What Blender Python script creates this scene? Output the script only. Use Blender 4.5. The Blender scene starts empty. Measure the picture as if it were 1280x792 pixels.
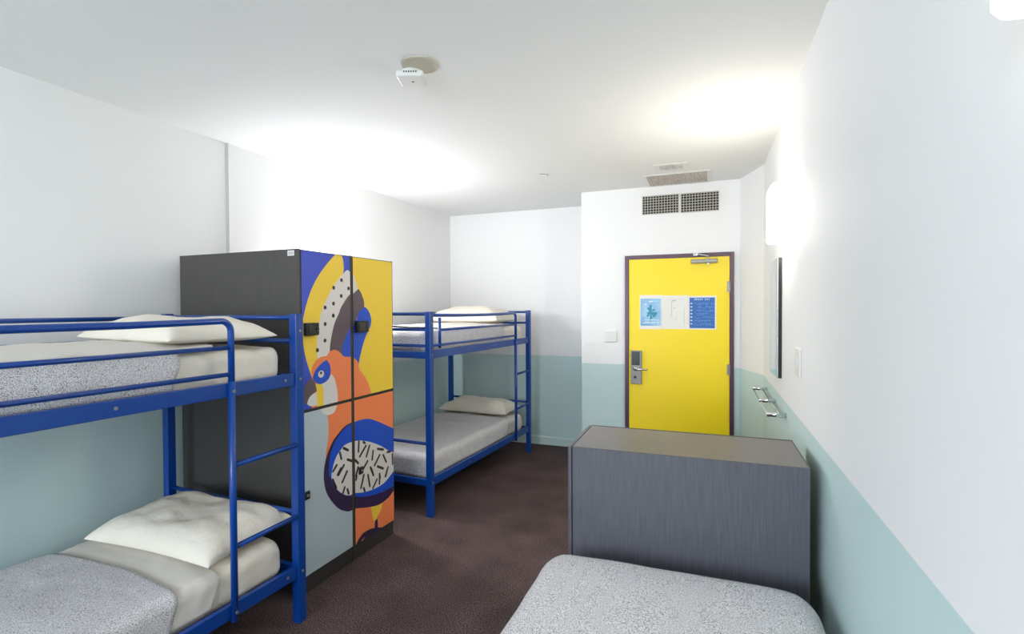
import bpy, bmesh, math, random
from mathutils import Vector, Matrix, noise
from mathutils.geometry import tessellate_polygon
random.seed(4)
SC = bpy.context.scene
COL = SC.collection
# ------------------------------------------------------------------ camera
cam = bpy.data.cameras.new('camera')
cam.sensor_width = 36.0
cam.lens = 642.5466 / 1280 * 36.0
cam.clip_start = 0.02
camo = bpy.data.objects.new('camera', cam); COL.objects.link(camo)
Rv = Vector((0.93414219, 0.35686462, -0.00509926))
Uv = Vector((-0.00123238, 0.01751277, 0.99984588))
Fv = Vector((-0.35689892, 0.93399194, -0.01679921))
M = Matrix((Rv, Uv, -Fv)).transposed().to_4x4()
M.translation = Vector((0, 0, 1.6732))
camo.matrix_world = M
SC.camera = camo
# ------------------------------------------------------------------ light and exposure
SC.view_settings.view_transform = 'Standard'
SC.view_settings.look = 'None'
SC.view_settings.gamma = 1
SC.view_settings.use_curve_mapping = False
SC.view_settings.exposure = 0.0
DAY_W, SCONCE, GLOW = 222, 28.0, 95.0
w = bpy.data.worlds.new('daylight'); SC.world = w; w.use_nodes = True
w.node_tree.nodes['Background'].inputs[0].default_value = (0.72, 0.85, 1.0, 1)
w.node_tree.nodes['Background'].inputs[1].default_value = 1.5
FY = -2.4      # the window wall behind the camera
la = bpy.data.lights.new('window_daylight', 'AREA'); la.shape = 'RECTANGLE'
la.size, la.size_y, la.energy, la.color = 2.4, 1.8, DAY_W, (0.84, 0.92, 1.0)
lo = bpy.data.objects.new('window_daylight', la); COL.objects.link(lo)
lo.location = (-1.9, FY - 0.55, 2.0); lo.rotation_euler = (math.radians(90), 0, 0)
lo.rotation_euler = (Vector((0.1, 1.0, -0.42))).to_track_quat('-Z', 'Z').to_euler()

# ------------------------------------------------------------------ helpers
def srgb(r, g, b):
    f = lambda c: (c/255/12.92) if c/255 <= 0.04045 else ((c/255+0.055)/1.055)**2.4
    return (f(r), f(g), f(b), 1)
def mat(name, col, rough=0.5, metal=0.0, spec=0.5, coat=0.0):
    m = bpy.data.materials.new(name); m.use_nodes = True
    b = m.node_tree.nodes['Principled BSDF']
    b.inputs['Base Color'].default_value = col
    b.inputs['Roughness'].default_value = rough
    b.inputs['Metallic'].default_value = metal
    b.inputs['Specular IOR Level'].default_value = spec
    b.inputs['Coat Weight'].default_value = coat
    return m
def N(m, t, **kw):
    n = m.node_tree.nodes.new(t)
    for k, v in kw.items(): setattr(n, k, v)
    return n
def L(m, a, b): m.node_tree.links.new(a, b)
def ramp(m, stops):
    r = N(m, 'ShaderNodeValToRGB'); e = r.color_ramp.elements
    while len(e) < len(stops): e.new(0.5)
    for i, (p, c) in enumerate(stops): e[i].position = p; e[i].color = c
    return r
def bsdf(m): return m.node_tree.nodes['Principled BSDF']
def bump(m, h, strength=0.2, dist=0.002):
    b = N(m, 'ShaderNodeBump'); b.inputs['Strength'].default_value = strength; b.inputs['Distance'].default_value = dist
    L(m, h, b.inputs['Height']); L(m, b.outputs[0], bsdf(m).inputs['Normal'])
def noise_tex(m, scale, detail=3, coords='Object', vec=None, sc=None):
    t = N(m, 'ShaderNodeTexCoord'); n = N(m, 'ShaderNodeTexNoise')
    n.inputs['Scale'].default_value = scale; n.inputs['Detail'].default_value = detail
    if sc:
        mp = N(m, 'ShaderNodeMapping'); mp.inputs['Scale'].default_value = sc
        L(m, t.outputs[coords], mp.inputs[0]); L(m, mp.outputs[0], n.inputs[0])
    else: L(m, t.outputs[coords], n.inputs[0])
    return n
# two-tone wall paint: white above, aqua below the paint line
def wall_paint(name, upper, lower, zline=1.0934):
    m = mat(name, upper, 0.62, spec=0.3)
    g = N(m, 'ShaderNodeNewGeometry'); s = N(m, 'ShaderNodeSeparateXYZ'); L(m, g.outputs['Position'], s.inputs[0])
    c = N(m, 'ShaderNodeMath', operation='GREATER_THAN'); L(m, s.outputs[2], c.inputs[0]); c.inputs[1].default_value = zline
    x = N(m, 'ShaderNodeMix', data_type='RGBA'); L(m, c.outputs[0], x.inputs[0])
    x.inputs[6].default_value = lower; x.inputs[7].default_value = upper
    L(m, x.outputs[2], bsdf(m).inputs['Base Color'])
    n = N(m, 'ShaderNodeTexNoise'); n.inputs['Scale'].default_value = 90; L(m, g.outputs['Position'], n.inputs[0])
    bump(m, n.outputs[0], 0.06, 0.002)
    return m
M_WALL = wall_paint('wall_paint', srgb(244, 244, 243), srgb(202, 225, 223))
M_CEIL = mat('ceiling_paint', srgb(238, 239, 237), 0.8, spec=0.2)
M_BASE = mat('skirting_paint', srgb(205, 226, 222), 0.45)
M_CARPET = mat('carpet', srgb(80, 68, 68), 0.95, spec=0.1)
n1 = noise_tex(M_CARPET, 160, 2); n2 = noise_tex(M_CARPET, 3.5, 4)
r1 = ramp(M_CARPET, [(0.32, srgb(50, 41, 42)), (0.54, srgb(90, 76, 75)), (0.70, srgb(146, 128, 124))])
L(M_CARPET, n1.outputs[0], r1.inputs[0])
r2 = ramp(M_CARPET, [(0.3, (0.78, 0.76, 0.76, 1)), (0.7, (1.15, 1.1, 1.1, 1))]); L(M_CARPET, n2.outputs[0], r2.inputs[0])
mx = N(M_CARPET, 'ShaderNodeMix', data_type='RGBA', blend_type='MULTIPLY'); mx.inputs[0].default_value = 1
L(M_CARPET, r1.outputs[0], mx.inputs[6]); L(M_CARPET, r2.outputs[0], mx.inputs[7]); L(M_CARPET, mx.outputs[2], bsdf(M_CARPET).inputs['Base Color'])
bump(M_CARPET, n1.outputs[0], 0.7, 0.004)
M_BLUE = mat('blue_enamel', srgb(0, 64, 150), 0.34, spec=0.5, coat=0.2)
M_STEEL = mat('brushed_steel', srgb(150, 148, 142), 0.5, 0.6)
M_CHROME = mat('chrome', srgb(215, 218, 220), 0.15, 1.0)
M_BLACK = mat('black_plastic', srgb(28, 27, 27), 0.45)
M_DARKGLASS = mat('dark_reader', srgb(45, 52, 50), 0.25)
def laminate(name, base, dark, light, rough=0.42, sc=(30, 30, 1.6)):
    m = mat(name, base, rough)
    n = noise_tex(m, 4, 6, sc=sc); r = ramp(m, [(0.3, dark), (0.5, base), (0.72, light)])
    L(m, n.outputs[0], r.inputs[0]); L(m, r.outputs[0], bsdf(m).inputs['Base Color']); bump(m, n.outputs[0], 0.12, 0.001)
    return m
M_LOCKER = laminate('charcoal_laminate', srgb(72, 69, 66), srgb(68, 65, 62), srgb(77, 74, 71), 0.5)
M_CABINET = laminate('grey_laminate', srgb(94, 94, 102), srgb(87, 87, 95), srgb(102, 102, 110), 0.38)
M_CABTOP = laminate('grey_laminate_top', srgb(100, 95, 92), srgb(92, 88, 85), srgb(109, 104, 100), 0.33, (3, 60, 30))
M_EDGE = mat('edge_banding', srgb(58, 55, 55), 0.5)
M_SHEET = mat('white_cotton', srgb(236, 229, 215), 0.85, spec=0.15)
n = noise_tex(M_SHEET, 7, 4); bump(M_SHEET, n.outputs[0], 0.6, 0.03)
M_SHEET2 = mat('white_flat_sheet', srgb(226, 221, 212), 0.85, spec=0.15)
n = noise_tex(M_SHEET2, 5, 3); bump(M_SHEET2, n.outputs[0], 0.2, 0.01)
M_THROW = mat('speckled_throw', srgb(165, 162, 162), 0.9, spec=0.1)
n = noise_tex(M_THROW, 330, 1.0)
r = ramp(M_THROW, [(0.36, srgb(120, 117, 120)), (0.43, srgb(188, 185, 187)), (0.52, srgb(234, 232, 234))])
L(M_THROW, n.outputs[0], r.inputs[0]); L(M_THROW, r.outputs[0], bsdf(M_THROW).inputs['Base Color']); bump(M_THROW, n.outputs[0], 0.3, 0.002)
M_YDOOR = mat('yellow_door_paint', srgb(255, 224, 0), 0.42)
M_FRAME = mat('plum_paint', srgb(84, 52, 72), 0.35)
M_WPLASTIC = mat('white_plastic', srgb(232, 232, 228), 0.4)
M_MIRROR = mat('mirror_glass', (0.86, 0.9, 0.88, 1), 0.03, 1.0)
M_PAPER = mat('paper', srgb(236, 234, 228), 0.6)
M_GRILLEBACK = mat('duct_interior', srgb(48, 46, 42), 0.8)
M_FILTER = mat('return_air_filter', srgb(176, 168, 158), 0.9)
n = noise_tex(M_FILTER, 60, 2, sc=(1, 0.15, 1)); r = ramp(M_FILTER, [(0.35, srgb(180, 171, 161)), (0.65, srgb(208, 199, 189))]); L(M_FILTER, n.outputs[0], r.inputs[0]); L(M_FILTER, r.outputs[0], bsdf(M_FILTER).inputs['Base Color'])
M_OLDPLATE = mat('aged_ceiling_plate', srgb(212, 206, 186), 0.6)
def emit(name, col, s):
    m = mat(name, (0.9, 0.9, 0.88, 1), 0.5); b = bsdf(m)
    b.inputs['Emission Color'].default_value = col; b.inputs['Emission Strength'].default_value = s
    return m
M_LAMP = emit('lit_opal_glass', (1.0, 0.93, 0.82, 1), SCONCE)
M_LAMP2 = emit('lit_opal_glass_cool', (0.98, 0.98, 1.0, 1), GLOW)
M_LAMP3 = emit('lit_opal_glass_dim', (1.0, 0.92, 0.8, 1), 4.0)

def obj(name, bm, m, parent=None, smooth=False, loc=None):
    me = bpy.data.meshes.new(name); bmesh.ops.recalc_face_normals(bm, faces=bm.faces)
    bm.to_mesh(me); bm.free()
    for x in (m if isinstance(m, (list, tuple)) else [m]): me.materials.append(x)
    if smooth:
        for p in me.polygons: p.use_smooth = True
    o = bpy.data.objects.new(name, me); COL.objects.link(o)
    if parent: o.parent = parent
    if loc: o.location = loc
    return o
def BM(): return bmesh.new()
def box(bm, x0, x1, y0, y1, z0, z1, bev=0.0, mi=0):
    b2 = bmesh.new()
    bmesh.ops.create_cube(b2, size=1)
    for v in b2.verts: v.co = Vector(((x0+x1)/2+v.co.x*(x1-x0), (y0+y1)/2+v.co.y*(y1-y0), (z0+z1)/2+v.co.z*(z1-z0)))
    if bev > 0: bmesh.ops.bevel(b2, geom=b2.edges[:], offset=bev, segments=2, affect='EDGES', profile=0.5)
    for f in b2.faces: f.material_index = mi
    me = bpy.data.meshes.new('t'); b2.to_mesh(me); b2.free(); bm.from_mesh(me); bpy.data.meshes.remove(me)
    return bm
def tube(bm, pts, r, n=12, closed_ends=True):
    pts = [Vector(p) for p in pts]; rings = []
    prev = None
    for i, p in enumerate(pts):
        d = ((pts[min(i+1, len(pts)-1)] - pts[max(i-1, 0)])).normalized()
        if prev is None:
            a = d.orthogonal().normalized()
        else:
            a = (prev - d*prev.dot(d)).normalized()
        prev = a; b = d.cross(a)
        rings.append([bm.verts.new(p + a*r*math.cos(2*math.pi*k/n) + b*r*math.sin(2*math.pi*k/n)) for k in range(n)])
    for i in range(len(rings)-1):
        for k in range(n): bm.faces.new((rings[i][k], rings[i][(k+1) % n], rings[i+1][(k+1) % n], rings[i+1][k]))
    if closed_ends: bm.faces.new(rings[0][::-1]); bm.faces.new(rings[-1])
    return bm
def cyl(bm, c, axis, r, h, n=24, r2=None):
    c = Vector(c); q = Vector((0, 0, 1)).rotation_difference(Vector(axis).normalized())
    r2 = r if r2 is None else r2
    A = [bm.verts.new(c + q @ Vector((r*math.cos(2*math.pi*k/n), r*math.sin(2*math.pi*k/n), 0))) for k in range(n)]
    B = [bm.verts.new(c + q @ Vector((r2*math.cos(2*math.pi*k/n), r2*math.sin(2*math.pi*k/n), h))) for k in range(n)]
    for k in range(n): bm.faces.new((A[k], A[(k+1) % n], B[(k+1) % n], B[k]))
    bm.faces.new(A[::-1]); bm.faces.new(B); return bm
def thing(name, label, cat, loc=(0, 0, 0), rz=0, group=None, kind=None):
    o = bpy.data.objects.new(name, None); COL.objects.link(o); o.location = loc; o.rotation_euler = (0, 0, rz)
    o.empty_display_size = 0.1
    return tag(o, label, cat, group, kind)
def tag(o, label=None, cat=None, group=None, kind=None):
    if label: o['label'] = label
    if cat: o['category'] = cat
    if group: o['group'] = group
    if kind: o['kind'] = kind
    return o
def struct(name, bm, m): return tag(obj(name, bm, m), kind='structure')

# ------------------------------------------------------------------ room shell
H = 2.8816
XR, YK, XD, YD, XC, YB = 0.4407, 4.8456, 0.2796, 5.3219, -1.2476, 6.023
XL, YS, XLB = -3.277, 2.7685, -3.165
OUT = 0.12
struct('floor', box(BM(), -3.7, 0.8, FY-0.3, 6.4, -0.05, 0.0), M_CARPET)
struct('ceiling', box(BM(), -3.7, 0.8, FY-0.3, 6.4, H, H+0.08), M_CEIL)
def wall(name, a, b, extend=0.0):
    """solid wall from a to b; room lies on the left of a->b"""
    a, b = Vector(a), Vector(b); d = (b-a).normalized(); nrm = Vector((d.y, -d.x))
    a2, b2 = a - d*extend, b + d*extend
    bm = BM(); base = [a2, b2, b2+nrm*OUT, a2+nrm*OUT]
    lo_ = [bm.verts.new((p.x, p.y, 0)) for p in base]; hi = [bm.verts.new((p.x, p.y, H)) for p in base]
    for k in range(4): bm.faces.new((lo_[k], lo_[(k+1) % 4], hi[(k+1) % 4], hi[k]))
    bm.faces.new(lo_[::-1]); bm.faces.new(hi)
    return struct(name, bm, M_WALL)
wall('wall_right', (XR, FY), (XR, YK))
wall('wall_right_far', (XR, YK), (XD, YD))
wall('wall_entry', (XD+0.1, YD), (XC+0.002, YD))
bm = BM(); box(bm, XC, XC+OUT, YD+0.001, YB, 0, H); struct('wall_recess_side', bm, M_WALL)
wall('wall_back', (XC, YB), (XLB-0.12, YB))
wall('wall_left_far', (XLB, YB), (XL+0.012, YS))
wall('wall_left', (XL, YS), (XL, FY))
# window wall behind the camera: four pieces around the opening
WX0, WX1, WZ0, WZ1 = -3.1, -0.7, 0.8, 2.55
bm = BM()
box(bm, XL-0.1, WX0, FY-OUT, FY, 0, H); box(bm, WX1, XR+0.1, FY-OUT, FY, 0, H)
box(bm, WX0, WX1, FY-OUT, FY, 0, WZ0); box(bm, WX0, WX1, FY-OUT, FY, WZ1, H)
struct('wall_window_side', bm, M_WALL)
win = tag(bpy.data.objects.new('window_1', None), kind='structure'); COL.objects.link(win); win.location = ((WX0+WX1)/2, FY-0.06, WZ0)
bm = BM(); hw = (WX1-WX0)/2; hh = WZ1-WZ0
box(bm, -hw, -hw+0.05, -0.03, 0.03, 0, hh); box(bm, hw-0.05, hw, -0.03, 0.03, 0, hh)
box(bm, -hw+0.05, hw-0.05, -0.03, 0.03, 0, 0.05); box(bm, -hw+0.05, hw-0.05, -0.03, 0.03, hh-0.05, hh); box(bm, -0.02, 0.02, -0.025, 0.025, 0.05, hh-0.05)
obj('window_frame', bm, M_WPLASTIC, win)
# joint between the two lengths of left wall
struct('trim_1', box(BM(), XL+0.001, XL+0.016, YS-0.006, YS+0.004, 0, H-0.002), mat('joint_sealant', srgb(190, 190, 188), 0.7))
# skirtings
def skirting(name, a, b, t=0.014, h=0.1):
    a, b = Vector(a), Vector(b); d = (b-a).normalized(); nn = Vector((-d.y, d.x))
    bm = BM(); prof = [(0, 0), (t, 0), (t, h-0.012), (t*0.4, h), (0, h)]
    A = [bm.verts.new((*(a+nn*x), z)) for x, z in prof]; B = [bm.verts.new((*(b+nn*x), z)) for x, z in prof]
    k = len(prof)
    for i in range(k): bm.faces.new((A[i], A[(i+1) % k], B[(i+1) % k], B[i]))
    bm.faces.new(A); bm.faces.new(B[::-1])
    struct(name, bm, M_BASE)
skirting('baseboard_back', (XC, YB), (XLB, YB))
skirting('baseboard_entry', (-0.81, YD), (XC, YD))
skirting('baseboard_left', (XLB, YB), (XL+0.012, YS)); skirting('baseboard_left_near', (XL, YS-0.01), (XL, FY))
skirting('baseboard_right', (XR, FY), (XR, YK))
skirting('baseboard_right_far', (XR, YK), (XD, YD))

# ------------------------------------------------------------------ yellow door
door = tag(bpy.data.objects.new('door_1', None), kind='structure'); COL.objects.link(door); door.location = (0, YD, 0)
DL, DR, DT = -0.793, 0.227, 2.198; FW = 0.036
bm = BM()
box(bm, DL, DL+FW, -0.034, 0.0, 0, DT, 0.002); box(bm, DR-FW, DR, -0.034, 0.0, 0, DT, 0.002); box(bm, DL+FW, DR-FW, -0.034, 0.0, DT-FW, DT, 0.002)
obj('door_frame', bm, M_FRAME, door)
obj('door_leaf', box(BM(), DL+FW+0.003, DR-FW-0.003, -0.022, 0, 0.008, DT-FW-0.004, 0.001), M_YDOOR, door)
for z in (1.87, 1.08, 0.28):
    bm = BM(); box(bm, DR-FW-0.026, DR-FW+0.008, -0.025, -0.0215, z-0.05, z+0.05); cyl(bm, (DR-FW-0.002, -0.03, z-0.052), (0, 0, 1), 0.007, 0.104, 10)
    tag(obj('hinge', bm, M_STEEL, door), None)
lk = obj('lock_plate', box(BM(), -0.733, -0.625, -0.044, -0.021, 0.905, 1.243, 0.004), M_STEEL, door)
obj('card_reader', box(BM(), -0.722, -0.645, -0.052, -0.043, 1.095, 1.232, 0.004), M_DARKGLASS, lk)
bm = BM(); cyl(bm, (-0.69, -0.046, 0.975), (0, -1, 0), 0.013, 0.01, 16); obj('keyhole', bm, M_BLACK, lk)
bm = BM(); cyl(bm, (-0.685, -0.044, 1.062), (0, -1, 0), 0.022, 0.012, 20)
tube(bm, [(-0.685, -0.055, 1.062), (-0.685, -0.085, 1.062), (-0.678, -0.093, 1.062), (-0.66, -0.095, 1.061), (-0.575, -0.095, 1.058), (-0.565, -0.09, 1.058)], 0.0095, 10)
obj('lever_handle', bm, M_CHROME, lk, True)
bm = BM(); box(bm, DL+0.006, DL+FW+0.001, -0.037, -0.033, 1.03, 1.13, 0.002); obj('strike_plate', bm, M_FRAME, door)
cl = obj('door_closer', box(BM(), -0.158, 0.082, -0.068, -0.022, 2.098, 2.136, 0.006), M_STEEL, door)
bm = BM(); tube(bm, [(0.0, -0.05, 2.135), (0.0, -0.05, 2.158), (0.0, -0.062, 2.162), (-0.1, -0.085, 2.18)], 0.007, 8); tube(bm, [(-0.1, -0.085, 2.18), (-0.115, -0.045, 2.186)], 0.007, 8)
box(bm, -0.14, -0.09, -0.045, -0.033, 2.17, 2.196, 0.003); cyl(bm, (0.0, -0.05, 2.084), (0, 0, 1), 0.013, 0.016, 16)
obj('closer_arm', bm, M_CHROME, cl)

# notices on the door
PY = YD - 0.0225
def rects(bm, lst, y, mi=0):
    for x0, x1, z0, z1 in lst: box(bm, x0, x1, y-0.0004, y, z0, z1, mi=mi)
# left notice: pale blue with a dark teal splash
m_pb = mat('notice_pale_blue', srgb(132, 188, 226), 0.5)
nn = noise_tex(m_pb, 9, 4); rr = ramp(m_pb, [(0.35, srgb(112, 172, 220)), (0.65, srgb(165, 208, 236))]); L(m_pb, nn.outputs[0], rr.inputs[0]); L(m_pb, rr.outputs[0], bsdf(m_pb).inputs['Base Color'])
bm = BM(); box(bm, -0.646, -0.432, PY-0.0012, PY, 1.458, 1.798, mi=0)
rects(bm, [(-0.637, -0.440, 1.492, 1.762)], PY-0.0012, 1)
for k in range(26):
    a = random.random()*6.283; rr_ = 0.012+0.06*random.random(); cx, cz = -0.54, 1.628
    p = [(cx, cz), (cx+rr_*math.cos(a), cz+rr_*1.1*math.sin(a)), (cx+rr_*math.cos(a+0.45), cz+rr_*1.1*math.sin(a+0.45))]
    f = bm.faces.new([bm.verts.new((x, PY-0.0021-0.00002*k, z)) for x, z in p]); f.material_index = 2
box(bm, -0.546, -0.538, PY-0.0019, PY-0.0016, 1.52, 1.66, mi=2)
rects(bm, [(-0.60, -0.46, 1.548, 1.552), (-0.62, -0.50, 1.515, 1.52), (-0.60, -0.47, 1.527, 1.531), (-0.555, -0.52, 1.728, 1.742), (-0.60, -0.58, 1.70, 1.71), (-0.475, -0.463, 1.515, 1.527)], PY-0.0016, 3)
rects(bm, [(-0.55, -0.45, 1.716, 1.719), (-0.635, -0.55, 1.757, 1.76)], PY-0.0016, 4)
tag(obj('notice', bm, [M_PAPER, m_pb, mat('notice_teal', srgb(40, 140, 172), 0.5), mat('notice_white_print', srgb(240, 246, 250), 0.5), mat('notice_mid_blue', srgb(90, 140, 190), 0.5)]),
    'pale blue notice with a dark teal splash, taped on the yellow door above the lock', 'notice')
# middle notice: white floor plan sheet
bm = BM(); box(bm, -0.430, -0.186, PY-0.0012, PY, 1.462, 1.792, mi=0)
rects(bm, [(-0.335, -0.30, 1.735, 1.748), (-0.322, -0.305, 1.664, 1.672), (-0.306, -0.294, 1.557, 1.566), (-0.222, -0.219, 1.50, 1.66), (-0.34, -0.335, 1.60, 1.74), (-0.36, -0.33, 1.60, 1.603), (-0.36, -0.31, 1.575, 1.577), (-0.40, -0.22, 1.753, 1.755)], PY-0.0012, 1)
tag(obj('notice', bm, [M_PAPER, mat('notice_grey_print', srgb(192, 192, 186), 0.6)]),
    'blank-looking white notice with faint grey print, in the middle of the yellow door', 'notice')
# right notice: saturated blue timetable with rows of white print
bm = BM(); box(bm, -0.184, 0.070, PY-0.0012, PY, 1.46, 1.785, mi=0)
rects(bm, [(-0.172, 0.058, 1.472, 1.768)], PY-0.0012, 1)
x = -0.125
for wd in (0.012, 0.013, 0.013, 0.011, 0.013, 0, 0.013, 0.014, 0.011):   # heading letters
    if wd: rects(bm, [(x, x+wd*0.35, 1.742, 1.760), (x+wd*0.35, x+wd*0.8, 1.75+0.002*(int(wd*1000) % 3), 1.756)], PY-0.0016, 2)
    x += 0.016
for k in range(7):
    z = 1.706 - k*0.033
    rects(bm, [(-0.163, -0.145, z, z+0.008), (-0.162, -0.150, z+0.008, z+0.012)], PY-0.0016, 2)
    x = -0.125
    while x < 0.045:
        wd = random.uniform(0.008, 0.028)
        if random.random() < 0.7: rects(bm, [(x, min(x+wd, 0.05), z+0.003, z+0.008)], PY-0.0016, 3)
        if random.random() < 0.5: rects(bm, [(x, min(x+wd, 0.05), z-0.008, z-0.0045)], PY-0.0016, 3)
        x += wd+0.006
tag(obj('notice', bm, [M_PAPER, mat('notice_blue', srgb(44, 104, 180), 0.5), mat('notice_print_bright', srgb(220, 232, 244), 0.5), mat('notice_print_soft', srgb(120, 165, 215), 0.5)]),
    'bright blue timetable notice with rows of white print, right side of the yellow door', 'notice')

# ------------------------------------------------------------------ bunk beds
BL, BW, BH = 2.034, 1.051, 1.65
def arc(c, r, a0, a1, u, v, n=8):
    c = Vector(c); u = Vector(u); v = Vector(v)
    return [c + u*r*math.cos(a0+(a1-a0)*k/n) + v*r*math.sin(a0+(a1-a0)*k/n) for k in range(n+1)]
def make_bunk(label):
    t = thing('bunk_bed', label, 'bunk bed', group='blue metal bunk beds')
    W = BW
    for (x, y) in ((0, 0), (0, BL), (-W, 0), (-W, BL)):
        p = obj('post', box(BM(), x-0.025, x+0.025, y-0.025, y+0.025, 0, BH, 0.004), M_BLUE, t)
        sx = 0.0252 if x == 0 else -0.0252
        for z in ((1.305, 0.277, 1.56) if x == 0 else ()):
            bm = BM(); cyl(bm, (x+sx, y, z), (1, 0, 0), 0.007, 0.004, 10); obj('bolt', bm, M_STEEL, p)
    for z0 in (1.272, 0.244):
        for x in (0, -W):
            s = obj('side_rail', box(BM(), x-0.014, x+0.014, 0.0255, BL-0.0255, z0, z0+0.065, 0.003), M_BLUE, t)
            if x == 0:
                for y in (0.62, 1.15, BL-0.09):
                    bm = BM(); cyl(bm, (0.0142, y, z0+0.034), (1, 0, 0), 0.007, 0.004, 10); obj('bolt', bm, M_STEEL, s)
        for y in (0, BL):
            obj('end_frame_bar', box(BM(), -W+0.0255, -0.0255, y-0.014, y+0.014, z0, z0+0.055, 0.003), M_BLUE, t)
        for k in range(13):
            y = 0.1 + k*(BL-0.2)/12; obj('slat', box(BM(), -W+0.015, -0.015, y-0.015, y+0.015, z0+0.012, z0+0.02), M_BLUE, t)
    for y in (0, BL):
        for z in (1.63, 1.505, 1.375, 0.585):
            if z == 1.375 and y == BL: continue
            obj('end_rail', tube(BM(), [(-W+0.025, y, z), (-0.025, y, z)], 0.0125), M_BLUE, t, True)
    # wall side guard rails, joined in the middle by a collar near the far post
    for z in (1.625, 1.50):
        obj('wall_side_rail', tube(BM(), [(-W, 0.025, z), (-W, BL-0.025, z)], 0.0125), M_BLUE, t, True)
    obj('rail_collar', box(BM(), -W-0.02, -W+0.02, BL-0.1, BL-0.026, 1.605, 1.645, 0.006), M_BLUE, t)
    # front guard
    yl = BL-0.405; zg = 1.622
    bm = BM()
    pts = [(0.0, 0.025, 1.622), (0.0, 0.12, 1.62)] + [(0, y, 1.619-0.005*math.sin((y-0.12)/(yl-0.12)*3.14)) for y in (0.4, 0.8, 1.2)] + arc((0, yl-0.05, zg-0.05), 0.05, math.pi/2, 0, (0, 1, 0), (0, 0, 1)) + [(0, yl, 1.34)]
    pts = [Vector((0.022*min(1, max(0, (p[1]-0.02)/0.12)), p[1], p[2])) for p in pts]
    tube(bm, pts, 0.0145)
    tube(bm, [(0.022, 0.12, 1.60), (0.022, 0.12, 1.352)], 0.0125)
    tube(bm, [(0.022, 0.12, 1.500), (0.022, yl, 1.500)], 0.0105)
    tube(bm, [(0.018, 0.02, 1.378), (0.022, 0.1, 1.378), (0.022, yl, 1.378)], 0.0105)
    obj('guard_rail', bm, M_BLUE, t, True)
    lad = obj('ladder_upright', tube(BM(), [(0.022, yl, 1.345), (0.022, yl, 0.232)], 0.0155), M_BLUE, t, True)
    for z in (0.955, 0.575):
        obj('rung', tube(BM(), [(0.02, yl+0.012, z), (0.012, BL-0.024, z)], 0.0125), M_BLUE, lad, True)
    for z in (1.30, 0.277):
        bm = BM(); cyl(bm, (0.037, yl, z), (1, 0, 0), 0.008, 0.004, 10); obj('bolt', bm, M_STEEL, lad)
    return t
def copy_tree(o, parent=None):
    c = o.copy(); COL.objects.link(c); c.parent = parent
    for ch in list(o.children): copy_tree(ch, c)
    return c
bunkA = make_bunk('blue metal bunk bed nearest the camera, its ladder beside the locker')
bunkB = copy_tree(bunkA); bunkB['label'] = 'blue metal bunk bed standing in the far corner past the lockers'
bunkA.location = (-2.1375, 0.1147, 0); bunkA.rotation_euler = (0, 0, -0.0421)
bunkB.location = (-2.0886, 3.6059, 0); bunkB.rotation_euler = (0, 0, -0.0675)

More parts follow.
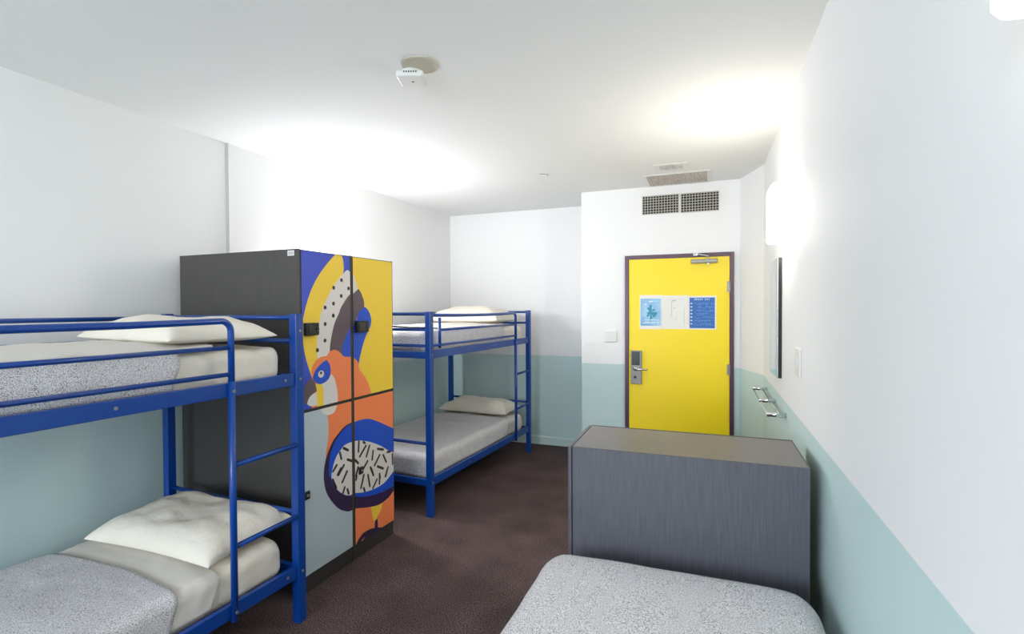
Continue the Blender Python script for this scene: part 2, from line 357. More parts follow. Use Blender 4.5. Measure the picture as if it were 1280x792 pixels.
def soft(bm, x0, x1, y0, y1, z0, z1, r=0.05, rp=0.08, ends=(True, True), closed=True, crown=0.012, amp=0.004, freq=3.0, seed=0, ny=70, drop=None, wave=None, tuck=0.0):
    """rounded cushion / draped cloth: a cross-section swept along y"""
    ys = []
    rl = max(r, rp)
    if ends[0]: ys += [y0 + rl*(1-math.cos(k/8*math.pi/2)) for k in range(8)]
    else: ys += [y0]
    a = ys[-1] if not ends[0] else y0+rl
    b = y1-rl if ends[1] else y1
    ys += [a + (b-a)*k/ny for k in range(1 if not ends[0] else 0, ny+1)]
    if ends[1]: ys += [y1-rl*(1-math.cos(k/8*math.pi/2)) for k in range(7, -1, -1)]
    rings = []
    cx = (x0+x1)/2; hw0 = (x1-x0)/2
    for y in ys:
        dz = dp = 0
        for on, e in ((ends[0], y-y0), (ends[1], y1-y)):
            if on:
                if e < r: dz = r-math.sqrt(max(0, r*r-(r-e)**2))
                if e < rp: dp = rp-math.sqrt(max(0, rp*rp-(rp-e)**2))
        hw = hw0-dp*0.999; zt = z1-dz; zb = (z0+(dz if closed else 0))
        rr = min(r, (zt-zb)*0.45)
        prof = []
        if closed: prof += [(hw-rr+rr*math.sin(k/5*math.pi/2), zb+rr-rr*math.cos(k/5*math.pi/2)) for k in range(6)]
        else: prof += [(hw-tuck, zb)]
        for k in range(1, 6): prof.append((hw, zb+(rr if closed else 0) + (zt-rr-zb-(rr if closed else 0))*k/6))
        prof += [(hw-rr+rr*math.cos(k/6*math.pi/2), zt-rr+rr*math.sin(k/6*math.pi/2)) for k in range(7)]
        nt = 26
        for k in range(1, nt): 
            xx = (hw-rr)*(1-2*k/nt); prof.append((xx, zt))
        prof += [(-hw+rr-rr*math.sin(k/6*math.pi/2), zt-rr+rr*math.cos(k/6*math.pi/2)) for k in range(7)]
        for k in range(5, 0, -1): prof.append((-hw, zb+(rr if closed else 0) + (zt-rr-zb-(rr if closed else 0))*k/6))
        if closed: prof += [(-hw+rr-rr*math.cos(k/5*math.pi/2), zb+rr-rr*math.sin(k/5*math.pi/2)) for k in range(6)]
        else: prof += [(-hw+tuck, zb)]
        ring = []
        for (px, pz) in prof:
            yy = y
            if wave:
                e0, e1 = wave
                t_ = (y-y0)/(y1-y0)
                yy += (1-t_)*e0(px/hw0, pz) + t_*e1(px/hw0, pz)
            up = max(0, (pz-z0)/(z1-z0))
            p = Vector((cx+px, yy, pz + crown*max(0, 1-(px/hw0)**2)*up))
            nz = noise.noise(Vector((p.x*freq, p.y*freq, p.z*freq+seed)))*amp + noise.noise(Vector((p.x*freq*3, p.y*freq*3+seed, p.z*freq*3)))*amp*0.4
            dv = Vector((px/hw0, 0, (0.9 if pz > (z0+z1)/2 else 0)))
            p += dv*nz*(0.3 if not closed and False else 1)
            ring.append(bm.verts.new(p))
        rings.append(ring)
    n = len(rings[0])
    for i in range(len(rings)-1):
        for k in range(n if closed else n-1):
            bm.faces.new((rings[i][k], rings[i][(k+1) % n], rings[i+1][(k+1) % n], rings[i+1][k]))
    if ends[0] or closed: bm.faces.new(rings[0][::-1])
    if ends[1] or closed: bm.faces.new(rings[-1])
    return bm
def pillow_mesh(a, b, T, seed=0, tilt=0.0, sag=0.0):
    bm = BM(); n, m = 44, 30; top = {}; bot = {}
    for i in range(n+1):
        for j in range(m+1):
            s = -math.cos(math.pi*i/n); t = -math.cos(math.pi*j/m)
            e = max(0.0, (1-s**4)*(1-t**4))**0.5
            x = a*s*(1-0.07*(1-t*t)); y = b*t*(1-0.10*(1-s*s))
            nz = noise.noise(Vector((s*1.6+seed, t*1.4, 0)))*0.16 + noise.noise(Vector((s*4+seed, t*4, 3)))*0.07 - 0.05*abs(noise.noise(Vector((s*2.5-t*1.5+seed, t*1.2, 5))))
            wr = 0.04*math.sin(8*s+3*t+seed)*(abs(t)**3) + 0.04*math.sin(9*t+seed)*(abs(s)**4)
            zt = T*e*(0.8+nz+wr); zb = -T*0.22*e
            base = T*0.22
            top[i, j] = bm.verts.new((x, y, base+zt))
            bot[i, j] = top[i, j] if i in (0, n) or j in (0, m) else bm.verts.new((x, y, base+zb))
    for i in range(n):
        for j in range(m):
            bm.faces.new((top[i, j], top[i+1, j], top[i+1, j+1], top[i, j+1]))
            q = [bot[i, j], bot[i, j+1], bot[i+1, j+1], bot[i+1, j]]
            if len(set(q)) == 4 and set(q) != {top[i, j], top[i+1, j], top[i+1, j+1], top[i, j+1]}:
                bm.faces.new(q)
    return bm
def place(o, root):
    o.location = root.location; o.rotation_euler = root.rotation_euler
    return o
mx0, mx1, my0, my1 = -BW+0.048, -0.045, 0.055, BL-0.045
LOWZ0, LOWZ1, UPZ0, UPZ1 = 0.268, 0.452, 1.296, 1.472
def dress(root, level, names, y_end, sheet, pil, seed):
    z0, z1 = (LOWZ0, LOWZ1) if level == 'low' else (UPZ0, UPZ1)
    x0, x1 = (mx0, mx1)
    # mattress in a fitted sheet
    m = obj('mattress', soft(BM(), x0, x1, my0, my1, z0, z1, 0.05, 0.07, amp=0.008, freq=6, seed=seed), M_SHEET, None, True)
    tag(place(m, root), names[0], 'mattress', 'bunk bed mattresses')
    # speckled throw over the foot part, tucked in at the sides
    o = 0.011
    e1 = lambda u, z: 0.02*math.sin(2.2*u+seed) - 0.04*max(0.0, min(1.0, (z1-0.02-z)/0.12))
    b = obj('blanket', soft(BM(), x0-o, x1+o, my0-o, y_end, z0+0.035, z1+o+0.002, 0.052, 0.075, (True, False), False, amp=0.008, freq=6, seed=seed, wave=(lambda u, z: 0, e1)), M_THROW, None, True)
    sd = b.modifiers.new('thickness', 'SOLIDIFY'); sd.thickness = 0.006; sd.offset = 1
    tag(place(b, root), names[1], 'blanket', 'speckled bunk blankets')
    s0, s1, top_only, off = sheet
    if top_only:
        sh = soft(BM(), x0+0.03, x1-0.02, s0, s1, z1+off-0.004, z1+off, 0.002, 0.03, (False, False), False, amp=0.008, freq=6, seed=seed, crown=0.018)
    else:
        sh = soft(BM(), x0-0.006, x1+0.006, s0, s1, z0+0.04, z1+off, 0.051, 0.075, (False, False), False, amp=0.008, freq=6, seed=seed,
                  wave=(e1, lambda u, z: 0.03*math.sin(2.6*u+seed+1)-0.05*max(0.0, min(1.0, (z1-0.02-z)/0.12))))
    s = obj('sheet', sh, M_SHEET2, None, True)
    sd = s.modifiers.new('thickness', 'SOLIDIFY'); sd.thickness = 0.003; sd.offset = 1
    tag(place(s, root), names[2], 'sheet', 'folded white bed sheets')
    px, py, rz, a, bb, T, tilt = pil
    p = obj('pillow', pillow_mesh(a, bb, T, seed), M_SHEET, None, True)
    mm = root.matrix_basis @ Matrix.Translation((px, py, z1+(0.040 if top_only else 0.026))) @ Matrix.Rotation(rz, 4, 'Z') @ Matrix.Rotation(tilt, 4, 'X')
    p.matrix_world = mm
    tag(p, names[3], 'pillow', 'white pillows')
    return p
bunkA.matrix_basis; bpy.context.view_layer.update()
dress(bunkA, 'low', ('white sheeted mattress on the lower bunk nearest the camera', 'grey speckled blanket on the lower bunk nearest the camera',
      'white sheet folded over the blanket on the lower bunk nearest the camera', 'large rumpled white pillow on the lower bunk nearest the camera'),
      1.41, (1.36, 1.63, False, 0.006), (-0.505, 1.80, 0.05, 0.44, 0.265, 0.15, 0.05), 1.3)
dress(bunkA, 'up', ('white sheeted mattress on the upper bunk nearest the camera', 'grey speckled blanket on the upper bunk nearest the camera',
      'white sheet spread over the top of the upper bunk nearest the camera', 'plump white pillow on the upper bunk nearest the camera, above the ladder'),
      1.43, (0.25, 1.60, True, 0.034), (-0.49, 1.72, -0.12, 0.45, 0.26, 0.125, 0.0), 4.1)
dress(bunkB, 'low', ('white sheeted mattress on the lower bunk in the far corner', 'grey speckled blanket on the lower bunk in the far corner',
      'white sheet folded over the blanket on the lower bunk in the far corner', 'flat white pillow on the lower bunk in the far corner'),
      1.57, (1.50, 1.80, False, 0.006), (-0.52, 1.82, 0.0, 0.43, 0.22, 0.15, 0.0), 7.7)
dress(bunkB, 'up', ('white sheeted mattress on the upper bunk in the far corner', 'grey speckled blanket on the upper bunk in the far corner',
      'white sheet spread over the top of the upper bunk in the far corner', 'white pillow on the upper bunk in the far corner, behind the guard rail'),
      1.48, (0.30, 1.62, True, 0.03), (-0.52, 1.66, 0.02, 0.44, 0.30, 0.17, 0.0), 9.2)

# ------------------------------------------------------------------ single bed by the right wall
def leg_box(x, y, z1): return box(BM(), x-0.025, x+0.025, y-0.025, y+0.025, 0, z1, 0.004)
sb = thing('single_bed', 'low single bed base against the right wall, in front of the grey cabinet', 'bed', (-0.66, 0.15, 0))
SW, SL = 1.03, 2.04
bm = BM(); box(bm, 0.03, SW-0.03, 0.03, SL-0.03, 0.24, 0.36, 0.01); obj('bed_base', bm, M_EDGE, sb)
for x, y in ((0.07, 0.07), (SW-0.07, 0.07), (0.07, SL-0.07), (SW-0.07, SL-0.07)): obj('leg', leg_box(x, y, 0.24), M_EDGE, sb)
m = obj('mattress', soft(BM(), 0.005, SW-0.005, 0.0, SL, 0.36, 0.585, 0.06, 0.12, amp=0.004, freq=3), M_SHEET, None, True, (-0.66, 0.15, 0))
tag(m, 'mattress of the single bed beside the right wall, under the speckled blanket', 'mattress')
b = obj('blanket', soft(BM(), -0.007, SW+0.007, 0.25, SL+0.012, 0.37, 0.598, 0.07, 0.13, (False, True), False, amp=0.005, freq=3, crown=0.012), M_THROW, None, True, (-0.66, 0.15, 0))
sd = b.modifiers.new('thickness', 'SOLIDIFY'); sd.thickness = 0.005; sd.offset = 1
tag(b, 'pale speckled blanket covering the single bed in front of the grey cabinet', 'blanket')

# ------------------------------------------------------------------ lockers with the bird mural
MURAL = {
'yellow_crescent' : [(0.024,1.612),(0.051,1.698),(0.093,1.79),(0.145,1.867),(0.214,1.941),(0.285,2.005),(0.312,2.018),(0.339,2.02),(0.359,2.015),(0.372,1.988),(0.378,1.939),(0.37,1.901),(0.352,1.845),(0.214,1.697),(0.165,1.583),(0.144,1.404),(0.125,1.298),(0.092,1.259),(0.076,1.301),(0.046,1.379),(0.029,1.45),(0.021,1.52),(0.026,1.602)] ,
'white' : [(0.415,1.927),(0.391,1.918),(0.37,1.901),(0.307,1.846),(0.252,1.781),(0.206,1.715),(0.175,1.661),(0.157,1.607),(0.15,1.583),(0.138,1.513),(0.133,1.441),(0.136,1.369),(0.262,1.356),(0.345,1.575),(0.504,1.747),(0.51,1.808),(0.491,1.862),(0.468,1.9),(0.439,1.917)] ,
'mauve' : [(0.517,1.808),(0.537,1.793),(0.56,1.76),(0.575,1.727),(0.576,1.691),(0.563,1.655),(0.484,1.601),(0.388,1.497),(0.351,1.408),(0.361,1.346),(0.24,1.358),(0.242,1.418),(0.249,1.469),(0.267,1.534),(0.29,1.592),(0.33,1.651),(0.338,1.671),(0.367,1.708),(0.425,1.765),(0.46,1.773)] ,
'blue_feather' : [(0.497,1.596),(0.511,1.636),(0.527,1.659),(0.553,1.675),(0.579,1.688),(0.606,1.677),(0.626,1.657),(0.642,1.633),(0.652,1.591),(0.639,1.551),(0.6,1.5),(0.567,1.446),(0.54,1.384),(0.52,1.329),(0.513,1.298),(0.371,1.314),(0.353,1.4),(0.37,1.46),(0.394,1.505),(0.435,1.533),(0.466,1.578),(0.49,1.616)] ,
'head' : [(0.09,1.26),(0.084,1.296),(0.092,1.331),(0.113,1.357),(0.14,1.376),(0.174,1.386),(0.21,1.387),(0.226,1.401),(0.247,1.413),(0.28,1.42),(0.312,1.411),(0.334,1.398),(0.353,1.381),(0.373,1.368),(0.413,1.364),(0.454,1.356),(0.49,1.336),(0.511,1.31),(0.525,1.264),(0.574,1.217),(0.618,1.154),(0.643,1.083),(0.655,0.979),(0.084,1.087)] ,
'neck' : [(0.219,1.142),(0.216,1.024),(0.222,0.984),(0.221,0.889),(0.209,0.829),(0.198,0.768),(0.233,0.732),(0.28,0.62),(0.517,0.547),(0.529,1.091)] ,
'face' : [(0.118,1.227),(0.158,1.221),(0.205,1.229),(0.237,1.254),(0.251,1.271),(0.28,1.241),(0.298,1.185),(0.308,1.138),(0.305,1.084),(0.297,1.059),(0.278,1.03),(0.241,1.019),(0.202,1.026),(0.168,1.049),(0.156,1.073),(0.135,1.092),(0.124,1.095)] ,
'stripe' : [(0.113,1.227),(0.158,1.221),(0.178,1.203),(0.184,1.158),(0.181,1.062),(0.133,1.071),(0.126,1.167)] ,
'eye' : [(0.209,1.363),(0.235,1.337),(0.247,1.298),(0.24,1.261),(0.216,1.235),(0.163,1.22),(0.123,1.232),(0.099,1.255),(0.097,1.273),(0.116,1.307),(0.147,1.332),(0.178,1.35)] ,
'beak' : [(0.085,1.26),(0.113,1.235),(0.127,1.182),(0.086,1.167),(0.061,1.149),(0.046,1.116),(0.027,1.127),(0.017,1.157),(0.02,1.192),(0.031,1.225),(0.055,1.25)] ,
'chin' : [(0.126,1.176),(0.086,1.167),(0.061,1.149),(0.046,1.12),(0.069,1.103),(0.109,1.097),(0.126,1.105)] ,
'navy' : [(0.458,0.931),(0.413,0.927),(0.364,0.915),(0.306,0.882),(0.259,0.848),(0.226,0.805),(0.198,0.755),(0.181,0.696),(0.178,0.651),(0.177,0.64),(0.188,0.575),(0.213,0.52),(0.26,0.456),(0.315,0.4),(0.373,0.366),(0.409,0.353),(0.47,0.348),(0.559,0.321),(0.653,0.297),(0.737,0.285),(0.824,0.295),(0.885,0.32),(0.92,0.342),(0.94,0.363),(0.603,0.524)] ,
'wing' : [(0.418,0.92),(0.354,0.897),(0.287,0.848),(0.248,0.793),(0.228,0.734),(0.222,0.671),(0.221,0.637),(0.233,0.639),(0.243,0.604),(0.274,0.554),(0.33,0.496),(0.399,0.46),(0.497,0.418),(0.6,0.386),(0.682,0.371),(0.767,0.362),(0.855,0.361),(0.94,0.358),(0.929,0.763),(0.914,0.781),(0.817,0.829),(0.723,0.875),(0.633,0.912),(0.568,0.925),(0.505,0.928),(0.453,0.925)] ,
'oval' : [(0.41,0.801),(0.361,0.796),(0.332,0.777),(0.293,0.748),(0.264,0.704),(0.246,0.651),(0.243,0.627),(0.253,0.601),(0.285,0.543),(0.341,0.492),(0.399,0.46),(0.473,0.451),(0.549,0.43),(0.655,0.416),(0.768,0.419),(0.841,0.445),(0.903,0.478),(0.907,0.503),(0.933,0.527),(0.934,0.596),(0.839,0.64),(0.743,0.699),(0.63,0.753),(0.533,0.787),(0.471,0.799)] ,
'triangle' : [(0.626,0.303),(0.687,0.287),(0.758,0.282),(0.74,0.238),(0.664,0.182),(0.649,0.219)] ,
'stem' : [(0.672,0.192),(0.7,0.192),(0.705,0.12),(0.666,0.136)] ,
'foot' : [(0.471,0.108),(0.484,0.124),(0.51,0.141),(0.54,0.155),(0.576,0.155),(0.609,0.154),(0.65,0.144),(0.705,0.127),(0.77,0.104),(0.734,0.104),(0.791,0.044),(0.488,0.031)] ,
'toe' : [(0.562,0.121),(0.542,0.108),(0.509,0.1),(0.522,0.113)] ,
}
DOTS= [(0.354,1.859),(0.282,1.808),(0.35,1.758),(0.279,1.709),(0.205,1.684),(0.276,1.634),(0.42,1.808),(0.276,1.633),(0.204,1.583),(0.201,1.482),(0.137,1.428),(0.141,1.534)]
DASH= [(0.356,0.781,0.399,0.756),(0.322,0.76,0.335,0.717),(0.291,0.689,0.258,0.66),(0.358,0.67,0.308,0.622),(0.386,0.622,0.365,0.594),(0.393,0.697,0.437,0.675),(0.468,0.673,0.498,0.643),(0.507,0.787,0.502,0.719),(0.554,0.772,0.57,0.761),(0.58,0.74,0.515,0.684),(0.618,0.731,0.584,0.665),(0.657,0.685,0.646,0.626),(0.731,0.636,0.672,0.579),(0.772,0.625,0.807,0.566),(0.882,0.602,0.885,0.529),(0.708,0.686,0.773,0.664),(0.821,0.634,0.858,0.628),(0.706,0.562,0.77,0.528),(0.626,0.578,0.659,0.514),(0.596,0.63,0.544,0.584),(0.828,0.522,0.8,0.463),(0.728,0.503,0.734,0.472),(0.497,0.616,0.475,0.567),(0.328,0.657,0.299,0.626),(0.386,0.62,0.341,0.565),(0.254,0.608,0.285,0.547),(0.363,0.525,0.347,0.494),(0.389,0.504,0.4,0.472),(0.555,0.547,0.524,0.468),(0.599,0.534,0.618,0.45),(0.637,0.565,0.657,0.516),(0.729,0.503,0.725,0.433),(0.697,0.472,0.652,0.425),(0.82,0.511,0.794,0.465),(0.553,0.458,0.564,0.433),(0.481,0.561,0.475,0.539)]
C_ = dict(indigo=srgb(58, 82, 200), yellow=srgb(255, 216, 66), palegrey=srgb(188, 203, 212), orange=srgb(255, 140, 88), white=srgb(232, 226, 222), mauve=srgb(98, 82, 92),
          blue=srgb(16, 80, 206), navy=srgb(52, 36, 76), ink=srgb(48, 42, 40), black=srgb(20, 20, 22))
CN = list(C_); MM = [mat('mural_'+k, v, 0.42) for k, v in C_.items()]
def clip(poly, u0, u1, v0, v1):
    def cut(P, ins, inter):
        out = []
        for i in range(len(P)):
            a, b = P[i-1], P[i]
            if ins(b):
                if not ins(a): out.append(inter(a, b))
                out.append(b)
            elif ins(a): out.append(inter(a, b))
        return out
    def ix(c): return lambda a, b: (c, a[1]+(b[1]-a[1])*(c-a[0])/(b[0]-a[0]))
    def iy(c): return lambda a, b: (a[0]+(b[0]-a[0])*(c-a[1])/(b[1]-a[1]), c)
    P = cut(poly, lambda p: p[0] >= u0, ix(u0)); P = P and cut(P, lambda p: p[0] <= u1, ix(u1))
    P = P and cut(P, lambda p: p[1] >= v0, iy(v0)); P = P and cut(P, lambda p: p[1] <= v1, iy(v1))
    return P
def catmull(P, n=3):
    out = []; k = len(P)
    for i in range(k):
        p0, p1, p2, p3 = P[i-1], P[i], P[(i+1) % k], P[(i+2) % k]
        # keep sharp corners sharp
        def ang(a, b, c):
            v1 = (b[0]-a[0], b[1]-a[1]); v2 = (c[0]-b[0], c[1]-b[1])
            d = math.hypot(*v1)*math.hypot(*v2)
            return (v1[0]*v2[0]+v1[1]*v2[1])/d if d > 0 else 1
        if ang(p0, p1, p2) < 0.45: p0 = p1
        if ang(p1, p2, p3) < 0.45: p3 = p2
        for j in range(n):
            t = j/n
            out.append(tuple(0.5*((2*p1[c])+(-p0[c]+p2[c])*t+(2*p0[c]-5*p1[c]+4*p2[c]-p3[c])*t*t+(-p0[c]+3*p1[c]-3*p2[c]+p3[c])*t**3) for c in (0, 1)))
    return out
def ell(cu, cv, ru, rv, n=20): return [(cu+ru*math.cos(2*math.pi*k/n), cv+rv*math.sin(2*math.pi*k/n)) for k in range(n)]
def dash(u0, v0, u1, v1, wd=0.0085):
    d = Vector((u1-u0, v1-v0)); d.normalize(); q = Vector((-d.y, d.x))*wd; P = []
    a0 = math.atan2(q.y, q.x)
    for k in range(7): a = a0+math.pi*k/6; P.append((u0+wd*math.cos(a), v0+wd*math.sin(a)))
    for k in range(7): a = a0+math.pi+math.pi*k/6; P.append((u1+wd*math.cos(a), v1+wd*math.sin(a)))
    return P
up_layers = [('yellow_crescent', 'yellow'), ('white', 'white'), ('mauve', 'mauve'), ('blue_feather', 'blue'), ('head', 'orange'), ('face', 'white'), ('stripe', 'yellow'), ('eye', 'blue'), ('beak', 'mauve'), ('chin', 'white')]
lo_layers = [('neck', 'orange'), ('face', 'white'), ('navy', 'navy'), ('wing', 'blue'), ('oval', 'white')]
def paint(bm, poly, col, layer, u0, u1, v0, v1, xf):
    P = clip(poly, u0, u1, v0, v1)
    Q = []
    for p in P:
        if not Q or (abs(p[0]-Q[-1][0])+abs(p[1]-Q[-1][1]) > 1e-5): Q.append(p)
    if len(Q) < 3: return
    vs = [Vector((p[0], p[1], 0)) for p in Q]
    bv = [bm.verts.new((xf+0.00025*(layer+1), p[0], p[1])) for p in Q]
    for t in tessellate_polygon([vs]):
        try: f = bm.faces.new([bv[i] for i in t]); f.material_index = CN.index(col)
        except ValueError: pass
LH = 2.0235; SPL = 1.078
def door_mesh(u0, u1, v0, v1, bg, layers):
    bm = BM(); box(bm, 0.0, 0.018, u0, u1, v0, v1, mi=CN.index('ink'))
    xf = 0.018; n = 0
    e = 0.0015
    a = (u0+e, u1-e, v0+e, v1-e)
    paint(bm, [(a[0], a[2]), (a[1], a[2]), (a[1], a[3]), (a[0], a[3])], bg, 0, *a, xf)
    for n, (k, c) in enumerate(layers, 1):
        P = MURAL[k]
        if k not in ('triangle', 'stem'): P = catmull(P)
        paint(bm, P, c, n, *a, xf)
    n += 1
    if v0 > 1:
        for d in DOTS: paint(bm, ell(d[0], d[1], 0.0125, 0.0125), 'ink', 4, *a, xf)      # dots sit on the white crest
        paint(bm, ell(0.163, 1.281, 0.025, 0.022), 'white', n, *a, xf); paint(bm, ell(0.162, 1.288, 0.009, 0.0085), 'ink', n+1, *a, xf)
    else:
        for d in DASH: paint(bm, dash(*d), 'ink', n, *a, xf)
        for k, c in (('stem', 'navy'), ('triangle', 'yellow'), ('foot', 'navy'), ('toe', 'orange')): paint(bm, MURAL[k], c, n+(1 if k == 'toe' else 0), *a, xf)
    # recalc would be ambiguous for loose polygons: point every painted face outward
    return bm
def obj_keep(name, bm, mats, parent):
    for f in bm.faces:
        f.normal_update()
        if len(f.verts) == 3 and f.normal.x < 0: f.normal_flip()
    me = bpy.data.meshes.new(name); bm.to_mesh(me); bm.free()
    for x in mats: me.materials.append(x)
    o = bpy.data.objects.new(name, me); COL.objects.link(o); o.parent = parent; return o
def locker(label, ua, ub, da, db, bg_up, bg_lo, layers_lo):
    t = thing('locker', label, 'locker', (-2.2005, 2.3301, 0), -0.0229, 'mural lockers')
    D = 1.005; x0 = -D; xb = -0.019
    bm = BM(); th = 0.018
    box(bm, x0, xb, ua, ua+th, 0.10, LH); box(bm, x0, xb, ub-th, ub, 0.10, LH)
    box(bm, x0, xb, ua+th, ub-th, LH-th, LH); box(bm, x0, xb, ua+th, ub-th, 0.10, 0.10+th)
    box(bm, x0, x0+0.006, ua+th, ub-th, 0.10+th, LH-th); box(bm, x0+0.006, xb, ua+th, ub-th, SPL-0.009, SPL+0.009)
    obj('carcass', bm, M_LOCKER, t)
    bm = BM(); box(bm, x0, -0.012, ua+0.002, ub-0.002, 0, 0.099); obj('plinth', bm, M_EDGE, t)
    bm = BM(); box(bm, -0.0185, -0.001, ua, da-0.004, 0.1005, LH); box(bm, -0.0185, -0.001, db+0.004, ub, 0.1005, LH); obj('face_frame', bm, M_LOCKER, t)
    d1 = obj_keep('upper_door', door_mesh(da, db, SPL+0.008, LH-0.006, bg_up, up_layers), MM, t); d1.location.x = -0.018
    d2 = obj_keep('lower_door', door_mesh(da, db, 0.107, SPL-0.008, bg_lo, layers_lo), MM, t); d2.location.x = -0.018
    return t, d1, d2
def lock_box(par, u0, u1, z0, z1):
    hb = obj('door_lock', box(BM(), 0.0, 0.03, u0, u1, z0, z1, 0.004), M_BLACK, par, loc=(0.0195, 0, 0))
    bm = BM(); box(bm, 0.03, 0.036, u0+0.012, u0+(u1-u0)*0.62, z0+0.012, z1-0.014, 0.003); cyl(bm, (0.03, u1-0.018, (z0+z1)/2), (1, 0, 0), 0.01, 0.008, 16)
    obj('dial_plate', bm, mat('lock_face', srgb(52, 50, 50), 0.3), hb)
def cam_lock(par, u, z):
    bm = BM(); box(bm, 0.0, 0.012, u-0.02, u+0.02, z-0.024, z+0.024, 0.004); c = obj('cam_lock', bm, M_BLACK, par, loc=(0.019, 0, 0))
    bm = BM(); cyl(bm, (0.012, u, z), (1, 0, 0), 0.009, 0.004, 16); obj('lock_cylinder', bm, M_STEEL, c)
t, d1, d2 = locker('charcoal locker beside the near bunk, bird head with crescent crest on its doors', 0.0, 0.4500, 0.014, 0.438, 'indigo', 'palegrey', lo_layers)
lock_box(d1, 0.025, 0.122, 1.520, 1.594); cam_lock(d2, 0.034, 0.585)
bm = BM(); box(bm, -0.085, -0.035, -0.0012, -0.0002, 1.985, 2.015)
for k in range(9): box(bm, -0.08+0.0047*k, -0.08+0.0047*k+0.0018*(1+k % 2), -0.0015, -0.0012, 1.990, 2.008, mi=1)
obj('label_sticker', bm, [M_PAPER, mat('sticker_print', srgb(170, 170, 170), 0.6)], t)
t, d1, d2 = locker('charcoal locker farther from the camera, yellow upper and orange lower door', 0.4535, 0.9047, 0.464, 0.899, 'yellow', 'orange', lo_layers[1:])
lock_box(d1, 0.474, 0.588, 1.519, 1.594); cam_lock(d2, 0.52, 0.589)

# ------------------------------------------------------------------ low cabinet against the right wall
cb = thing('cabinet', 'waist-high charcoal grey laminate cabinet standing by the right wall behind the single bed', 'cabinet', (-0.6202, 2.3571, 0), 0.0033)
CW, CD, CH = 1.006, 0.466, 1.021
bm = BM(); box(bm, 0.021, CW, 0.0, CD, 0.0, CH-0.0035, 0.001); obj('body', bm, M_CABINET, cb)
bm = BM(); box(bm, 0.021, CW, 0.0, CD, CH-0.003, CH, 0.0005); tp = obj('top', bm, M_CABTOP, cb)
bm = BM(); box(bm, 0.0215, CW-0.001, CD-0.012, CD-0.0005, CH+0.0002, CH+0.0015); box(bm, CW-0.006, CW-0.001, 0.0, CD-0.012, CH+0.0002, CH+0.001); obj('edge_strip', bm, M_EDGE, tp)
bm = BM(); box(bm, 0.0, 0.016, 0.0, CD, 0.04, CH-0.001, 0.001); obj('door', bm, M_CABINET, cb)

# ------------------------------------------------------------------ wall lights
def sconce(x, y, z, side, label, m, hgt=0.335, wid=0.29, dep=0.1, spill=True):
    t = thing('wall_light', label, 'wall light', (x, y, z), 0 if side < 0 else math.pi, 'opal wall lights')
    # local: wall at x=0, lamp projects to -x
    obj('back_plate', box(BM(), -0.012, 0.0, -wid/2+0.02, wid/2-0.02, 0.015, hgt-0.015, 0.002), M_WPLASTIC, t)
    bm = BM(); n = 20; A = []; B = []
    rows = [(0, 0.94), (0.012, 1.0), (hgt-0.03, 1.0), (hgt-0.01, 0.93), (hgt, 0.82)]
    R_ = []
    for (zz, s) in rows:
        R_.append([bm.verts.new((-0.013-(dep-0.013)*s*abs(math.sin(math.pi*k/n))**0.3, -wid/2*s*math.copysign(abs(math.cos(math.pi*k/n))**0.3, math.cos(math.pi*k/n)), zz)) for k in range(n+1)])
    for a_, b_ in zip(R_, R_[1:]):
        for k in range(n): bm.faces.new((a_[k], a_[k+1], b_[k+1], b_[k]))
        bm.faces.new((a_[0], b_[0], b_[n], a_[n]))
    bm.faces.new(R_[0][::-1]); bm.faces.new(R_[-1])
    obj('glass_shade', bm, m, t, True)
    return t
sconce(XR, 3.50, 2.07, -1, 'lit frosted wall light above the mirror on the right wall', M_LAMP)
sconce(XR, 0.74, 2.05, -1, 'lit frosted wall light cut by the top right corner of the photo', M_LAMP3)
sc3 = sconce(-3.243, 3.62, 1.74, 1, 'wall light hidden behind the lockers, its glow seen on the left wall', M_LAMP2)

# ------------------------------------------------------------------ mirror, switches, rack
mr = thing('mirror', 'frameless wall mirror seen edge on, hanging under the wall light on the right wall', 'mirror', (XR, 3.69, 1.215))
obj('backing', box(BM(), -0.022, -0.001, 0.0, 0.43, 0, 0.775, 0.001), M_BLACK, mr)
obj('mirror_glass', box(BM(), -0.027, -0.0222, 0.0, 0.43, 0, 0.775, 0.0008), M_MIRROR, mr)
sp = thing('switch_plate', 'white switch plate on the right wall, nearer than the mirror', 'light switch', (XR, 3.01, 1.315))
obj('plate', box(BM(), -0.012, 0.0, -0.062, 0.062, 0.0, 0.145, 0.004), M_WPLASTIC, sp)
for yy in (-0.03, 0.03): obj('rocker', box(BM(), -0.016, -0.0115, yy-0.013, yy+0.013, 0.05, 0.095, 0.0015), M_WPLASTIC, sp)
sp = thing('switch_plate', 'white switch plate on the wall left of the yellow door', 'light switch', (-0.94, YD, 1.322))
obj('plate', box(BM(), -0.06, 0.06, -0.016, 0.0, 0.0, 0.115, 0.004), M_WPLASTIC, sp)
for xx in (-0.028, 0.028): obj('rocker', box(BM(), xx-0.013, xx+0.013, -0.02, -0.0155, 0.035, 0.08, 0.0015), M_WPLASTIC, sp)
tr = thing('towel_rack', 'chrome wall rack with three brackets on the right wall below the mirror', 'towel rack', (XR, 3.48, 1.0))
for k, yy in enumerate((0.0, 0.51, 1.085)):
    bm = BM(); tube(bm, [(0, yy, 0.018), (-0.106, yy, 0.018)], 0.013, 14)
    obj('bracket', bm, M_CHROME, tr, True)
for xx in (-0.098, -0.03): obj('rail', tube(BM(), [(xx, -0.01, 0.008), (xx, 1.095, 0.008)], 0.0055, 10), M_CHROME, tr, True)

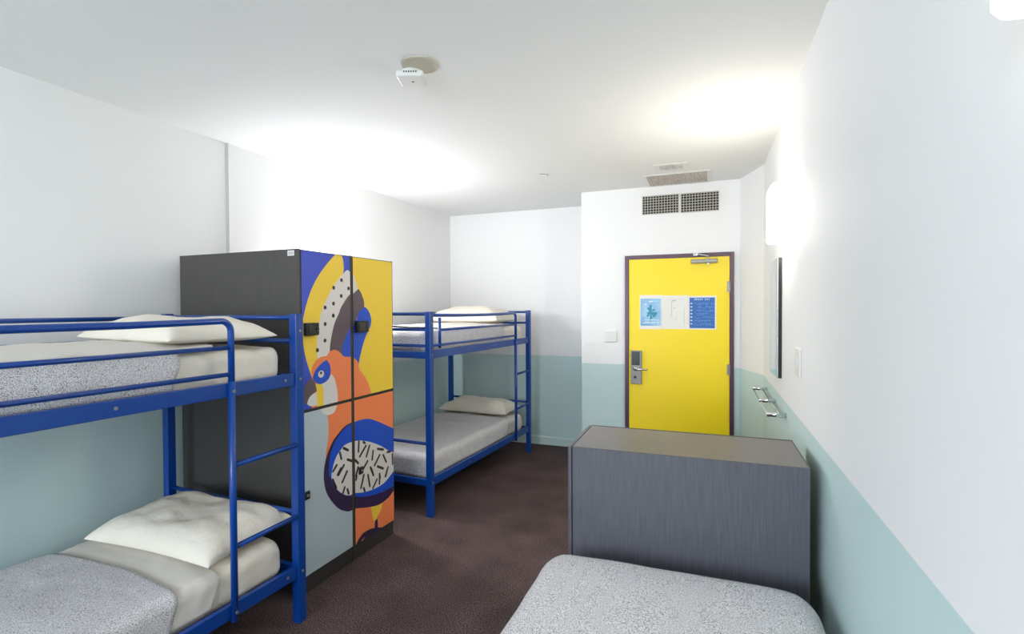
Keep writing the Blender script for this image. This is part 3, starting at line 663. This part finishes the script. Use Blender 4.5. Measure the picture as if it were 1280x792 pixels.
# ------------------------------------------------------------------ vents
def wall_grille(x0, x1, z0, z1, label):
    t = thing('vent_grille', label, 'vent', ((x0+x1)/2, YD, z0), 0, 'square mesh wall vents')
    hw = (x1-x0)/2; h = z1-z0
    obj('duct_back', box(BM(), -hw+0.004, hw-0.004, -0.003, -0.001, 0.004, h-0.004), M_GRILLEBACK, t)
    bm = BM(); f = 0.012
    box(bm, -hw, -hw+f*0.5, -0.018, 0, 0, h); box(bm, hw-f*0.5, hw, -0.018, 0, 0, h); box(bm, -hw, hw, -0.018, 0, 0, f*0.5); box(bm, -hw, hw, -0.018, 0, h-f*0.5, h)
    obj('frame', bm, mat('grille_frame', srgb(190, 188, 180), 0.5), t)
    bm = BM(); nx, nz = 13, 7
    for k in range(1, nx): x = -hw+2*hw*k/nx; box(bm, x-0.0026, x+0.0026, -0.016, -0.005, 0.006, h-0.006)
    for k in range(1, nz): z = h*k/nz; box(bm, -hw+0.006, hw-0.006, -0.013, -0.006, z-0.0024, z+0.0024)
    obj('grid', bm, mat('grille_grid', srgb(205, 202, 192), 0.5), t)
wall_grille(-0.622, -0.273, 2.604, 2.787, 'left of the two dark mesh vents above the yellow door')
wall_grille(-0.254, 0.093, 2.600, 2.785, 'right of the two dark mesh vents above the yellow door')
t = thing('ceiling_grille', 'wide beige return air grille in the ceiling in front of the wall vents', 'vent', (-0.276, 5.085, H))
bm = BM(); X, Y, f, d = 0.292, 0.232, 0.028, 0.006
box(bm, -X, -X+f, -Y, Y, -d, 0, 0.002); box(bm, X-f, X, -Y, Y, -d, 0, 0.002); box(bm, -X+f, X-f, -Y, -Y+f, -d, 0, 0.002); box(bm, -X+f, X-f, Y-f, Y, -d, 0, 0.002)
obj('frame', bm, M_WPLASTIC, t)
obj('filter', box(BM(), -X+f, X-f, -Y+f, Y-f, -0.004, -0.001), M_FILTER, t)
t = thing('ceiling_vent', 'small white supply vent in the ceiling beyond the beige grille, slotted middle', 'vent', (-0.302, 4.635, H))
bm = BM(); X, Y, f, d = 0.14, 0.11, 0.030, 0.005
box(bm, -X, -X+f*1.6, -Y, Y, -d, 0, 0.002); box(bm, X-f*1.6, X, -Y, Y, -d, 0, 0.002); box(bm, -X+f*1.6, X-f*1.6, -Y, -Y+f, -d, 0, 0.002); box(bm, -X+f*1.6, X-f*1.6, Y-f, Y, -d, 0, 0.002)
obj('frame', bm, M_WPLASTIC, t)
obj('duct_back', box(BM(), -X+f*1.6, X-f*1.6, -Y+f, Y-f, -0.002, -0.0005), mat('vent_shadow', srgb(120, 116, 106), 0.8), t)
bm = BM()
for k in range(5): y = -Y+f+0.012+k*(2*(Y-f)-0.024)/4; box(bm, -X+f*1.6, X-f*1.6, y-0.006, y+0.006, -0.006, -0.003)
for k in range(1, 3): x = -X+f*1.6+k*(2*(X-f*1.6))/3; box(bm, x-0.004, x+0.004, -Y+f, Y-f, -0.006, -0.003)
obj('louvre', bm, M_WPLASTIC, t)

# ------------------------------------------------------------------ ceiling devices
bm = BM(); cyl(bm, (0, 0, -0.004), (0, 0, 1), 0.092, 0.004, 40); cyl(bm, (0, 0, -0.006), (0, 0, 1), 0.084, 0.003, 40, 0.09)
tag(obj('ceiling_plate', bm, M_OLDPLATE, loc=(-1.335, 2.236, H)), 'round yellowed blank plate on the ceiling beside the smoke detector', 'ceiling plate')
sdz = thing('smoke_detector', 'square white smoke detector hanging from the ceiling, partly over the yellowed plate', 'smoke detector', (-1.412, 2.286, H-0.006), math.radians(20))
bm = BM(); cyl(bm, (0, 0, -0.016), (0, 0, 1), 0.056, 0.016, 32); obj('base', bm, M_WPLASTIC, sdz)
obj('body', box(BM(), -0.067, 0.067, -0.067, 0.067, -0.046, -0.016, 0.007), M_WPLASTIC, sdz)
bm = BM()
for k in range(6): box(bm, -0.03+0.012*k, -0.024+0.012*k, -0.068, -0.0655, -0.028, -0.020)
cyl(bm, (0.005, 0.0, -0.0475), (0, 0, 1), 0.006, 0.002, 12); obj('vent_slot', bm, M_BLACK, sdz)
spk = thing('sprinkler_cover', 'tiny round white sprinkler cover flush on the ceiling', 'sprinkler', (-1.405, 4.47, H))
bm = BM(); cyl(bm, (0, 0, -0.010), (0, 0, 1), 0.042, 0.004, 28); obj('cap', bm, M_WPLASTIC, spk)
bm = BM(); cyl(bm, (0, 0, -0.006), (0, 0, 1), 0.030, 0.006, 28); obj('rim', bm, M_GRILLEBACK, spk)
